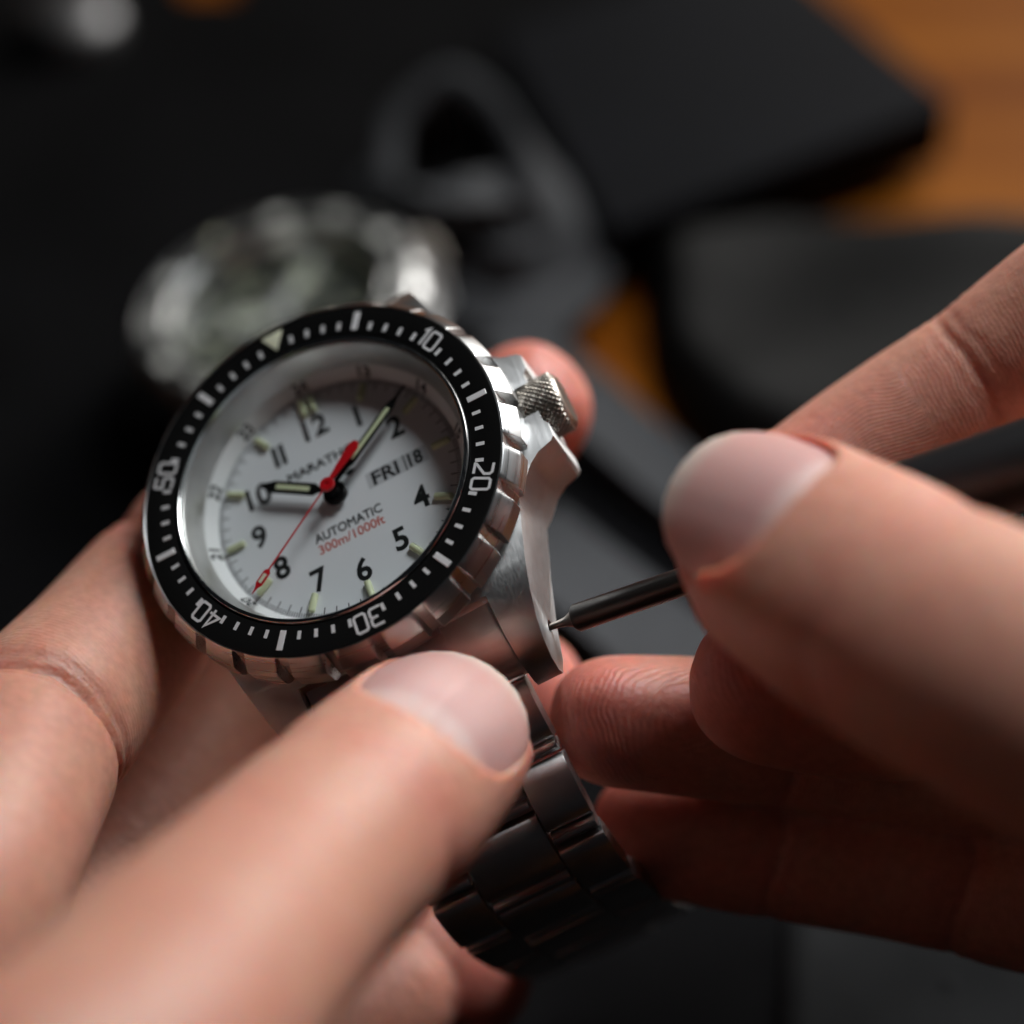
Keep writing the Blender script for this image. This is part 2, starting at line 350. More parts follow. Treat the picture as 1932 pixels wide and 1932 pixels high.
o = slab('desk_mat', [px_on(x, y, 0)[:2] for x, y in ((-900, -60), (330, -60), (350, 8), (450, 12), (470, -60), (1000, -260), (1420, -200), (1010, 440), (1190, 930), (1450, 930), (2300, 800), (2900, 1700))] + [(160, -260), (-330, -260)], 0.0, 2.5, 'mat', 0.6)
tag(o, 'dark charcoal work mat lying flat on the wooden table', 'mat')
o = slab('box', [px_on(x, y, 14)[:2] for x, y in ((1450, -110), (1800, 190), (1150, 435), (930, 60))], 2.6, 14, 'box', 1.2)
tag(o, 'flat black card box with a sharp corner over the orange wood', 'box')
o = soft_sheet('pouch', [(1210, 500), (1420, 440), (1700, 470), (2100, 480), (2150, 900), (1700, 960), (1330, 880), (1230, 700)], 2.6, 8, 'pouch', 4.0, 3)
tag(o, 'black creased leather pouch lying behind the tool hand', 'pouch')
o = soft_sheet('cloth', [(1480, 1700), (2100, 1650), (2100, 2100), (1450, 2100)], 2.6, 3, 'greycloth', 1.2, 8)
tag(o, 'dark slate cloth on the mat under the tool hand', 'cloth')

def ribbon(path, width, thick, lean=None, n=160):
    """strap: path of (x, y, z, roll_deg) world mm; cross-section width x thick, rounded edge"""
    P = np.array([p[:3] for p in path], float); R = np.radians(np.array([p[3] for p in path], float))
    def cr(A, t):
        k = len(A) - 1; i = min(int(t * k), k - 1); f = t * k - i
        p0, p1, p2, p3 = A[max(i-1,0)], A[i], A[i+1], A[min(i+2,k)]
        return 0.5 * ((2*p1) + (-p0+p2)*f + (2*p0-5*p1+4*p2-p3)*f*f + (-p0+3*p1-3*p2+p3)*f**3)
    sec = [(-.5, -.3), (-.47, -.5), (-.25, -.5), (.25, -.5), (.47, -.5), (.5, -.3), (.5, .3), (.47, .5), (.25, .42), (-.25, .42), (-.47, .5), (-.5, .3)]
    V, Fc = [], []; m = len(sec); pts = np.array([cr(P, i / (n - 1)) for i in range(n)]); rl = [cr(R, i / (n - 1)) for i in range(n)]
    for i in range(n):
        T = pts[min(i+1,n-1)] - pts[max(i-1,0)]; T /= np.linalg.norm(T)
        Sd = np.cross(T, [0, 0, 1.0]); Sd /= np.linalg.norm(Sd); Nn = np.cross(Sd, T)
        a = rl[i]; S2 = Sd * math.cos(a) + Nn * math.sin(a); N2 = -Sd * math.sin(a) + Nn * math.cos(a)
        for u, v in sec: V.append(pts[i] + S2 * u * width + N2 * v * thick)
    for i in range(n - 1):
        for k in range(m): Fc.append((i*m+k, i*m+(k+1)%m, (i+1)*m+(k+1)%m, (i+1)*m+k))
    Fc += [tuple(reversed(range(m))), tuple((n-1)*m+k for k in range(m))]
    return V, Fc
def strap_thing(name, path, width, thick, label, holes=(), keeper=None):
    base = np.array(path[0][:3]); base[2] = 2.6
    e = bpy.data.objects.new(name, None); C.objects.link(e); e.location = base * MM
    V, Fc = ribbon(path, width, thick); link('band', mesh_of([v - base for v in V], Fc, 50), 'rubber', e)
    for k in (keeper or []):
        V, Fc = ribbon(k, 7, thick * 1.0, n=40); link('keeper_loop', mesh_of([v - base for v in V], Fc, 50), 'rubber', e)
    tag(e, label, 'watch strap'); return e
A = lambda x, y, h, roll: (*px_on(x, y, h), roll)
strap_thing('watch_strap', [A(700, 430, 10, 70), A(740, 300, 14, 75), A(860, 215, 18, 70), A(980, 270, 18, 60), A(1050, 400, 14, 50), A(1030, 500, 10, 30), A(960, 570, 8, 15), A(930, 640, 6, 5)], 20, 4,
    'grey rubber watch strap curling up behind the silver watch',
    keeper=[[A(700, 360, 16, 60), A(860, 380, 22, 0), A(1010, 360, 16, -40)], [A(1010, 440, 12, 0), A(960, 470, 14, 0), A(900, 450, 12, 0)]])
strap_thing('watch_strap', [A(960, 640, 6, 0), A(1080, 740, 6, 0), A(1210, 860, 5.5, 0), A(1330, 960, 5, 0), A(1450, 1060, 5, 0)], 11, 3.4, 'narrow grey rubber strap lying diagonally on the mat beyond the crown')
strap_thing('watch_strap', [A(980, 1010, 5, 0), A(1110, 1110, 5.5, 3), A(1220, 1200, 5, 0), A(1330, 1300, 5, 0)], 15, 3.4, 'wide grey rubber strap lying flat beneath the tool shaft')

# ------------------------------------------------------------------ the watch
R_CW = np.array([[0.88301813, -0.30354417, -0.35796635], [-0.44471316, -0.78493466, -0.43140211], [-0.1500306, 0.54012823, -0.82810163]])
T_CW = np.array([-19.06733373, -3.5347672, 253.64057685])
def place(e, Rw, t):
    e.matrix_world = Matrix([[*Rw[0], t[0]*MM], [*Rw[1], t[1]*MM], [*Rw[2], t[2]*MM], [0,0,0,1]])
def pol(ang, r, z): a = math.radians(90 - ang); return (r * math.cos(a) * MM, r * math.sin(a) * MM, z * MM)

def bezel_mesh(nn=25, phase=110.1):
    prof = [(18.0, -1.0), (19.40, -1.0), (19.40, 0.0), (19.47, 0.06), (19.60, 0.0), (20.55, -1.35), (20.75, -1.75), (20.75, -3.5), (20.45, -4.15), (18.0, -4.15)]
    cut = [(18.0, -1.0), (19.40, -1.0), (19.40, 0.0), (19.47, 0.06), (19.52, 0.0), (19.62, -1.35), (19.68, -1.75), (19.95, -3.5), (20.0, -4.15), (18.0, -4.15)]
    step = 360 / nn; cols = []
    for k in range(nn):
        a1 = phase + k * step          # right-hand end of a notch (clockwise angle)
        cols += [(a1 - 4.3, 0.0), (a1 - 4.05, 1.0), (a1 - 2.5, 1.0), (a1 - 1.1, 1.0), (a1 + 0.15, 0.0)]
        for j in range(1, 6): cols.append((a1 + 0.15 + j * (step - 4.45) / 6, 0.0))
    V, Fc = [], []; m = len(prof); n = len(cols)
    for ang, c in cols:
        a = math.radians(90 - ang)
        for (r0, z0), (r1, z1) in zip(prof, cut):
            r = r0 + (r1 - r0) * c; V.append((r * math.cos(a), r * math.sin(a), z0 + (z1 - z0) * c))
    for i in range(n):
        j = (i + 1) % n
        for k in range(m): l = (k + 1) % m; Fc.append((i*m+k, i*m+l, j*m+l, j*m+k))
    me = mesh_of(V, Fc); bm = bmesh.new(); bm.from_mesh(me); bmesh.ops.recalc_face_normals(bm, faces=bm.faces)
    ed = [e for e in bm.edges if e.calc_face_angle(0) > math.radians(28)]
    bmesh.ops.bevel(bm, geom=ed, offset=0.035 * MM, segments=1, affect='EDGES', clamp_overlap=True)
    bm.to_mesh(me); bm.free()
    me.polygons.foreach_set('use_smooth', [True] * len(me.polygons)); me.set_sharp_from_angle(angle=math.radians(22))
    return me

def case_mesh():
    # plan outline, right half from 12 to 6, mirrored with guards only on the right
    lugx = lambda y: 13.1 + 0.28 * (y + 24.3)
    right = [(10.4, 24.3), (13.1, 24.3), (lugx(-9.6), 9.6)]
    g = [(18.2, 8.6), (19.4, 7.0), (20.6, 6.1), (22.2, 5.6), (22.55, 5.2), (22.55, 3.6), (22.1, 3.0), (22.1, -3.0), (22.55, -3.6), (22.55, -5.2), (22.2, -5.6), (20.6, -6.1), (19.4, -7.0), (18.2, -8.6)]
    right += g + [(lugx(-9.6), -9.6), (13.1, -24.3), (10.4, -24.3), (10.4, -17.6)]
    left = [(-10.4, -17.6), (-10.4, -24.3), (-13.1, -24.3), (-lugx(-9.6), -9.6), (-18.4, -6), (-19.0, 0), (-18.4, 6), (-lugx(-9.6), 9.6), (-13.1, 24.3), (-10.4, 24.3), (-10.4, 17.6)]
    poly = right + left + [(10.4, 17.6)]
    body = prism(list(reversed(poly)), -16, -3)
    half = [(0, -4.45), (-12, -4.6), (-16, -5.1), (-18.8, -6.0), (-21.2, -7.4), (-22.8, -9.2), (-23.8, -11.2), (-24.25, -13.2), (-24.1, -14.4), (-22.6, -14.6), (-20, -13.6), (-15, -12.6), (0, -12.4)]
    side = half + [(-y, z) for y, z in reversed(half[1:-1])]
    V = [(-30, y, z) for y, z in side] + [(30, y, z) for y, z in side]; n = len(side)
    Fc = [tuple(range(n)), tuple(reversed(range(n, 2*n)))] + [(i, n+i, n+(i+1)%n, (i+1)%n) for i in range(n)]
    sm = mesh_of(V, Fc); bm = bmesh.new(); bm.from_mesh(sm); bmesh.ops.recalc_face_normals(bm, faces=bm.faces); bm.to_mesh(sm); bm.free()
    def xcyl(r, x0, x1, y, z, n=48):
        V = [(x, y + r*math.cos(2*math.pi*i/n), z + r*math.sin(2*math.pi*i/n)) for x in (x0, x1) for i in range(n)]
        Fc = [tuple(reversed(range(n))), tuple(range(n, 2*n))] + [(i, (i+1)%n, n+(i+1)%n, n+i) for i in range(n)]
        me = mesh_of(V, Fc); bm = bmesh.new(); bm.from_mesh(me); bmesh.ops.recalc_face_normals(bm, faces=bm.faces); bm.to_mesh(me); bm.free(); return me
    bm = bmesh.new(); bm.from_mesh(body); bmesh.ops.recalc_face_normals(bm, faces=bm.faces); bm.to_mesh(body); bm.free()
    me = boolean(body, [(sm, 'INTERSECT'), (xcyl(3.45, 19.9, 30, 0, -7.4), 'DIFFERENCE'), (xcyl(0.62, 11.5, 18, -20.5, -11.3, 20), 'DIFFERENCE'), (xcyl(0.62, -18, -11.5, -20.5, -11.3, 20), 'DIFFERENCE'), (lathe([(0.0005, 2), (0.0005, -6.2), (16.4, -6.2), (16.4, 2)], 96, None), 'DIFFERENCE')])
    return bevelled(me, 0.16, 2, 32, 30)

def crown_mesh():
    # knurled: diamond grid of small pyramids on a short cylinder along +x
    V, Fc = [], []; na, nx = 336, 72; r0 = 3.12
    for i in range(nx + 1):
        x = 20.35 + 4.2 * i / nx
        for j in range(na):
            a = 2 * math.pi * j / na
            u = (j / na * 32); v = x * 32 / (2 * math.pi * r0)
            d = abs((u + v) % 1 - .5) + abs((u - v) % 1 - .5)
            e = min(1, min(i, nx - i) / 6.0)
            r = r0 - 0.32 * (1 - e) + (d - 0.5) * 0.42 * e
            V.append((x, r * math.cos(a), -7.4 + r * math.sin(a)))
    for i in range(nx):
        for j in range(na): k = (j + 1) % na; Fc.append((i*na+j, i*na+k, (i+1)*na+k, (i+1)*na+j))
    b = len(V); base = nx * na
    for rr, xx in ((2.62, 24.68), (2.45, 24.74), (0.01, 24.74)):
        for j in range(na): a = 2*math.pi*j/na; V.append((xx, rr*math.cos(a), -7.4 + rr*math.sin(a)))
    for q in range(3):
        p0 = base if q == 0 else b + (q-1)*na; p1 = b + q*na
        for j in range(na): k = (j+1) % na; Fc.append((p0+j, p0+k, p1+k, p1+j))
    Fc.append(tuple(reversed(range(na))))
    return mesh_of(V, Fc)

def hand_poly(pts): return pts + [(-x, y) for x, y in reversed(pts)]

def profile_x(side, x0, x1, bev=0.12, waist=None):
    """extrude a (y,z) profile along x; waist(x)-> scale of the profile towards its centre"""
    V, Fc = [], []; n = len(side); xs = np.linspace(x0, x1, 2 if waist is None else 14)
    c = np.mean(side, axis=0)
    for x in xs:
        k = 1 if waist is None else waist(x)
        for y, z in side: V.append((x, c[0] + (y - c[0]) * k, c[1] + (z - c[1]) * k))
    for i in range(len(xs) - 1):
        for j in range(n): k = (j+1) % n; Fc.append((i*n+j, (i+1)*n+j, (i+1)*n+k, i*n+k))
    Fc += [tuple(range(n)), tuple(reversed(range((len(xs)-1)*n, len(xs)*n)))]
    return bevelled(mesh_of(V, Fc), bev, 2, 40, 35)

def build_watch(name, fancy=True):
    e = bpy.data.objects.new(name, None); C.objects.link(e)
    case = link('case', case_mesh(), 'steel', e)
    bez = link('bezel', bezel_mesh(), 'steel_z', e)
    ins = link('bezel_insert', lathe([(16.1, -0.6), (16.1, -0.04), (16.2, 0.0), (19.3, 0.0), (19.385, -0.05), (19.385, -0.6)], 180, 30), 'insert', e)
    link('crystal_ring', lathe([(15.42, -0.9), (15.42, 0.12), (15.52, 0.2), (15.8, 0.16), (15.98, -0.05), (16.05, -0.9)], 160, 40), 'polish', e)
    link('gasket', lathe([(15.9, -1.2), (15.9, -0.25), (16.15, -0.25), (16.15, -1.2)], 160, 40), 'gap', e)
    tick = prism(rect(-0.19, 0.19, 16.68, 17.56), -0.01, 0.035); bar = bevelled(prism(rect(-0.33, 0.33, 16.6, 18.7), -0.01, 0.07), 0.03, 1)
    for i in range(60):
        rot = -math.radians(i * 6)
        if i % 10 == 5: o = link('five_minute_bar', bar, 'silvermark', ins); o.rotation_euler.z = rot
        elif i % 10: 
            if i == 59 or i == 1 or True:
                o = link('minute_mark', tick, 'silvermark', ins); o.rotation_euler.z = rot
        elif i:
            o = link('bezel_numeral', stroke_mesh(str(i), 1.95, 0.27, -0.01, 0.045, 0.98), 'silvermark', ins)
            o.location = pol(i * 6, 17.65, 0); o.rotation_euler.z = rot
    tri = bevelled(prism([(-1.25, 18.75), (0, 16.55), (1.25, 18.75)], -0.01, 0.12), 0.06, 2); link('lume_triangle', tri, 'lumew', ins)
    # dial and chapter ring
    dial = link('dial', lathe([(0.01, -4.6), (13.5, -4.6), (13.5, -4.9), (0.01, -4.9)], 160, 35), 'dial', e)
    ch = link('chapter_ring', lathe([(13.42, -4.9), (13.42, -4.57), (14.42, -3.25), (14.6, -3.25), (14.6, -4.9)], 160, 30), 'chapter', e)
    link('rehaut', lathe([(14.40, -3.5), (14.42, -3.2), (15.35, -0.55), (15.42, -0.5), (16, -0.9), (16, -3.5)], 160, 30), 'rehaut', e)
    track = []; Fc = []; V = []
    for i in range(300):
        if i % 5 == 0: continue
        a = math.radians(i * 1.2); c, s_ = math.cos(a), math.sin(a)
        b = len(V); V += [(x*c - y*s_, x*s_ + y*c, -4.592) for x, y in rect(-0.045, 0.045, 12.85, 13.42)]; Fc.append((b, b+1, b+2, b+3))
    o = link('seconds_track', mesh_of(V, Fc), 'ink', dial); o['kind'] = 'stuff'
    mt = prism(rect(-0.055, 0.055, 12.2, 13.42), -4.6, -4.585)
    for i in range(60):
        if i % 5: o = link('dial_minute_mark', mt, 'ink', dial); o.rotation_euler.z = -math.radians(i * 6)
    def tube_mesh(L, r):
        V, Fc = [], []; n = 12; st = [(-L/2, .45), (-L/2+.12, .95), (-L/2+.25, 1), (L/2-.25, 1), (L/2-.12, .95), (L/2, .45)]
        for y, k in st:
            for j in range(n): a = 2*math.pi*j/n; V.append((r*k*math.cos(a), y, r*k*math.sin(a)))
        for i in range(len(st)-1):
            for j in range(n): k = (j+1) % n; Fc.append((i*n+j, i*n+k, (i+1)*n+k, (i+1)*n+j))
        Fc += [tuple(reversed(range(n))), tuple(range((len(st)-1)*n, len(st)*n))]
        return mesh_of(V, Fc, 40)
    tb = tube_mesh(2.05, 0.37)
    for h in range(12):
        for dx in ((-0.55, 0.55) if h == 0 else (0,)):
            a = math.radians(h * 30); p = pol(h * 30, 11.75, -4.35)
            o = link('lume_tube', tb, 'lume', dial); o.location = (p[0] + dx * MM * math.cos(a), p[1] - dx * MM * math.sin(a), p[2]); o.rotation_euler.z = -a
    nums = {12: '12', 1: 'I', 2: '2', 4: '4', 5: '5', 6: '6', 7: '7', 8: '8', 9: '9', 10: '10', 11: 'II'}
    for h, tx in nums.items():
        p = pol(h * 30, 9.15, -4.585)
        o = link('hour_numeral', text_mesh(tx, 3.55, 0.09, 0.012, 0.95), 'ink', dial); o.location = p
    for h in range(13, 25):
        k = (h - 12) * 30; p = pol(k, 13.93, -3.90)
        o = link('chapter_numeral', text_mesh(str(h), 1.75, 0.06, 0.02), 'ink', ch); o.location = p
        o.rotation_euler = (Matrix.Rotation(-math.radians(k), 4, 'Z') @ Matrix.Rotation(math.radians(52.9), 4, 'X')).to_euler()
    for tx, sz, y, wd, mt_, bo in (('MARATHON', 1.45, 4.75, 8.9, 'ink', 0.035), ('AUTOMATIC', 1.5, -3.45, 7.6, 'ink', 0.02), ('300m/1000ft', 1.5, -4.85, 7.4, 'redink', 0.012)):
        me = text_mesh(tx, sz, bo, 0.01); o = link('dial_lettering', me, mt_, dial)
        wx = max(v.co.x for v in me.vertices) * 2 / MM; k = wd / wx; o.scale = (k, 1.0, 1); o.location = (0, y * MM, -4.587 * MM)
    # day and date window
    dw = link('date_window', prism(rect(3.25, 10.1, -0.95, 0.95), -4.6, -4.59), 'datewin', dial)
    for tx, x in (('FRI', 5.35), ('18', 8.75)):
        o = link('date_lettering', text_mesh(tx, 2.2, 0.05, 0.01, 1.1 if tx == 'FRI' else 0.85), 'ink', dw); o.location = (x * MM, 0, -4.58 * MM)
    link('window_divider', prism(rect(7.52, 7.66, -0.95, 0.95), -4.6, -4.57), 'ink', dw)
    # small dark leaf-shaped mark under the maker's name
    lf = [(0, .62), (.12, .38), (.3, .46), (.26, .12), (.5, .3), (.56, .16), (.8, .12), (.66, -.12), (.3, -.34), (.34, -.46), (.05, -.4), (.05, -.7)]
    o = link('dark_mark', prism(list(reversed(lf + [(-x, y) for x, y in reversed(lf[1:])])), 0, 0.012), 'ink', dial); o.location = (1.9 * MM, 2.1 * MM, -4.6 * MM); o.scale = (.8, .8, 1)
    # hands
    hub = link('hand_hub', lathe([(0.01, -2.95), (0.5, -2.95), (0.62, -3.0), (0.62, -3.5), (1.15, -3.5), (1.28, -3.6), (1.28, -4.0), (0.01, -4.0)], 48, 35), 'blackhand', e)
    def hand(nm, poly, z, th, mat, ang, lume=None):
        me = prism(hand_poly(poly), z, z + th); me = bevelled(me, 0.04, 1, 40)
        o = link(nm, me, mat, e); o.rotation_euler.z = -math.radians(ang)
        if lume:
            l = link('lume_inlay', bevelled(prism(hand_poly(lume), z + th * .6, z + th + 0.05), 0.03, 1), 'lume' if nm != 'second_hand' else 'lumew', o)
        return o
    hand('hour_hand', [(0.3, 0.6), (0.3, 1.6), (0.68, 2.2), (0.68, 6.9), (0.3, 8.0), (0.12, 8.4)], -3.35, 0.16, 'blackhand', 303.5, [(0.27, 2.7), (0.27, 6.6)])
    hand('minute_hand', [(0.28, 0.6), (0.3, 2.6), (0.52, 3.2), (0.52, 10.2), (0.16, 11.4), (0.10, 12.9)], -2.7, 0.16, 'blackhand', 56.4, [(0.24, 3.6), (0.24, 10.0)])
    sh = hand('second_hand', [(0.22, -0.5), (0.10, 0.7), (0.10, 10.3), (0.42, 10.6), (0.42, 12.1), (0.16, 12.5), (0.05, 13.3)], -1.85, 0.12, 'red', 234.6, [(0.2, 10.85), (0.2, 11.95)])
    tl = link('counterweight', bevelled(prism(hand_poly([(0.26, -0.5), (0.62, -4.7), (0.35, -5.2), (0.12, -5.3)][::-1]), -1.85, -1.70), 0.04, 1), 'red', sh)
    link('hand_collar', lathe([(0.26, -1.95), (0.26, -1.62), (0.72, -1.62), (0.78, -1.7), (0.78, -1.95)], 40, 35), 'red', sh)
    link('crystal', lathe([(0.01, 0.06), (14.9, 0.06), (15.4, -0.1), (15.4, -0.4), (0.01, -0.4)], 160, 30), 'glass', e)
    cr = link('crown', crown_mesh(), 'crownsteel', e)
    cm = []
    n = 32; V = [(x, 2.0*math.cos(2*math.pi*i/n), -7.4 + 2.0*math.sin(2*math.pi*i/n)) for x in (17, 20.4) for i in range(n)]
    link('crown_tube', mesh_of(V, [(i, (i+1)%n, n+(i+1)%n, n+i) for i in range(n)], 40), 'gap', cr)
    link('case_back', lathe([(0.01, -13.2), (15.5, -13.2), (16.5, -12.6), (16.5, -11), (0.01, -11)], 96, 35), 'steel', e)
    return e, dict(insert=ins, dial=dial)

watch, wp = build_watch('wrist_watch')
place(watch, M_CW @ R_CW, c2w(T_CW))
tag(watch, 'steel dive watch with white dial, black bezel and red second hand, held between fingers', 'watch')

# end link and bracelet (watch frame, mm)
el = [(-16.5, -6.6), (-17.8, -6.9), (-19.8, -7.6), (-21.3, -8.8), (-22.4, -10.6), (-23.0, -12.6), (-22.6, -14.2), (-20.6, -14.2), (-18.6, -13.0), (-16.5, -12.4)]
br = bpy.data.objects.new('bracelet', None); C.objects.link(br); br.parent = watch
flare = lambda x: 0.90 + 0.10 * ((abs(x) - 4.5) / 5.8) ** 1.5
for sx in (-1, 1):
    link('end_link', profile_x(el, *sorted((sx * 4.55, sx * 10.2)), 0.14, flare), 'steel_x', br)
elc = [(-16.5, -7.9), (-18.0, -8.2), (-19.6, -9.1), (-20.9, -10.6), (-21.6, -12.6), (-21.2, -13.6), (-19, -13.0), (-16.5, -12.6)]
link('end_link', profile_x(elc, -4.5, 4.5, 0.1, lambda x: 0.86 + 0.14 * (abs(x) / 4.5) ** 2), 'steel_x', br)
# links follow a path in the y,z plane of the watch
bp_path = np.array([(-20.8, -12.0), (-23.4, -15.0), (-26.5, -17.3), (-30.3, -19.4), (-34.2, -21.6), (-36.8, -24.8), (-37.9, -29.0), (-37.9, -34.0), (-37.2, -40.0), (-36.0, -46.0), (-34.4, -52.0), (-32.3, -58.0)])
dl = np.r_[0, np.cumsum(np.linalg.norm(np.diff(bp_path, axis=0), axis=1))]
def bpos(s): return np.array([np.interp(s, dl, bp_path[:, 0]), np.interp(s, dl, bp_path[:, 1])])
def link_mesh(w, L, th, crown=0.25):
    # x across, y along, z up; rounded top
    sec = [(-L/2, -th/2), (-L/2, th/2-0.5), (-L/2+.35, th/2-.12), (-L/4, th/2+crown*.7), (0, th/2+crown), (L/4, th/2+crown*.7), (L/2-.35, th/2-.12), (L/2, th/2-0.5), (L/2, -th/2)]
    V = [(-w/2, y, z) for y, z in sec] + [(w/2, y, z) for y, z in sec]; n = len(sec)
    Fc = [tuple(range(n)), tuple(reversed(range(n, 2*n)))] + [(i, n+i, n+(i+1)%n, (i+1)%n) for i in range(n)]
    return bevelled(mesh_of(V, Fc), 0.13, 2, 40, 35)
def put(me, nm, x, s0, s1, dz=0.0, mat='steel'):
    a, b = bpos(s0), bpos(s1); c = (a + b) / 2; d = b - a; d /= np.linalg.norm(d)
    o = link(nm, me, mat, br)
    nrm = np.array([0, -d[1], d[0]]) if d[0] < 0 else np.array([0, d[1], -d[0]])
    Y = np.array([0, d[0], d[1]]); X = np.array([1.0, 0, 0]); Z = np.cross(X, Y)
    if Z[2] < 0 or (abs(Z[2]) < 0.05 and Z[1] > 0): X = -X; Z = np.cross(X, Y)
    if Z[1] > 0.2: pass
    p = np.array([x, c[0], c[1]]) + Z * dz
    o.matrix_basis = Matrix([[X[0], Y[0], Z[0], p[0]*MM], [X[1], Y[1], Z[1], p[1]*MM], [X[2], Y[2], Z[2], p[2]*MM], [0,0,0,1]])
    return o
PIT = 8.4
out_me = link_mesh(5.0, 6.6, 2.6); ctr_me = link_mesh(8.7, 6.6, 2.6); bar_me = link_mesh(8.5, 1.35, 2.3, 0.2); obar_me = link_mesh(4.8, 1.35, 2.3, 0.2)
s = 2.6
for i in range(6):
    for sx in (-1, 1):
        put(out_me, 'outer_link', sx * 7.05, s + 0.2, s + 6.8, 0.1)
        put(obar_me, 'outer_bar', sx * 7.05, s + 7.0, s + 8.2, 0.0, 'steel_x')
    if s - 4.2 + 7 < dl[-1]:
        put(ctr_me, 'centre_link', 0, s + 4.4, s + 11.0, 0.0)
        put(bar_me, 'centre_bar', 0, s + 2.8, s + 4.1, 0.0, 'steel_x')
    s += PIT
    if s > dl[-1] - 6: break

# ------------------------------------------------------------------ second watch, lying behind
def copy_tree(o, parent=None, remap=None):
    c = o.copy(); C.objects.link(c); c.parent = parent
    if remap and o.data and o.data.materials and o.data.materials[0].name in remap:
        c.data = o.data.copy(); c.data.materials[0] = MAT[remap[o.data.materials[0].name]]
    for ch_ in o.children: copy_tree(ch_, c, remap)
    return c
MAT['greyinsert'] = plain('grey_steel_insert', (0.16, 0.165, 0.16), 0.42, 0.9)
MAT['capsteel'] = plain('dull_grey_steel', (0.20, 0.20, 0.205), 0.45, 0.9)
MAT['bright'] = plain('white_paint', (0.80, 0.81, 0.76), 0.4)
MAT['blackdial'] = plain('black_dial', (0.10, 0.105, 0.11), 0.42, 0.8)
w2 = copy_tree(watch, None, {'black_bezel_insert': 'greyinsert', 'white_dial': 'blackdial', 'white_chapter_ring': 'blackdial', 'black_ink': 'lumew', 'date_disc': 'blackdial', 'red_lacquer': 'silvermark', 'black_lacquer': 'bright', 'silver_marking': 'bright'})
w2.name = 'wrist_watch'
tag(w2, 'second steel watch with silver bezel and dark dial lying on the mat', 'watch')
for o in list(w2.children_recursive):
    k = o.name.split('.')[0]
    if k == 'five_minute_bar': o.scale = (4.0, 1, 1)
    if k in ('bezel_numeral',): o.scale = (1.5, 1.15, 1)
    if k in ('minute_hand', 'hour_hand'): o.scale = (2.4, 0.95, 1)
for o in list(w2.children):
    if o.name.startswith('bracelet'):
        for c_ in list(o.children):
            if not c_.name.startswith('end_link'): bpy.data.objects.remove(c_)
nz = np.array([-0.22, -0.05, 0.97]); nz /= np.linalg.norm(nz)
yy = np.array([-0.55, 0.83, 0.0]); yy -= nz * (yy @ nz); yy /= np.linalg.norm(yy); xx = np.cross(yy, nz)
place(w2, np.stack([xx, yy, nz], 1), px(520, 560, 352))

# small silver cap far back on the left
o = link('metal_cap', lathe([(0.01, 6), (5, 5.6), (8, 4.2), (9, 2.4), (9, 0), (0.01, 0)], 48, 40), 'capsteel'); p = px_on(130, 60, 2.6); o.location = (p[0]*MM, p[1]*MM, 2.6*MM)
tag(o, 'small round silver metal cap far back on the dark mat', 'cap')

# ------------------------------------------------------------------ tool
tip = np.array([1.8, 11.9, 250.2]); far = np.array([(1932-966)/F_PX*239, (876-966)/F_PX*239, 239.0])
dirt = (far - tip) / np.linalg.norm(far - tip)
tw = M_CW @ dirt; base = c2w(tip)
tool = bpy.data.objects.new('spring_bar_tool', None); C.objects.link(tool)
q = Vector(tw).to_track_quat('Z', 'Y'); tool.location = base * MM; tool.rotation_mode = 'QUATERNION'; tool.rotation_quaternion = q
link('tip_pin', lathe([(0.01, -0.6), (0.34, -0.6), (0.36, 3.0), (0.45, 3.7), (0.75, 4.3), (1.0, 4.6), (0.01, 4.6)], 24, 40), 'tooltip', tool)
link('shaft', lathe([(0.01, 4.5), (1.05, 4.5), (1.38, 4.9), (1.38, 26), (0.01, 26)], 40, 40), 'tool', tool)
hp = [(0.01, 18.5), (2.2, 18.5), (3.0, 19.8), (3.3, 21.5)]
for k in range(14): hp += [(3.3, 22 + k), (3.3, 22.55 + k), (3.12, 22.7 + k), (3.12, 22.9 + k)]
hp += [(3.9, 37), (4.15, 38), (4.15, 100), (3.6, 101.5), (0.01, 101.5)]
link('handle', lathe(hp, 48, 40), 'toolhandle', tool)
tag(tool, 'thin black spring bar tool with fine pin poked into the lug hole', 'tool')

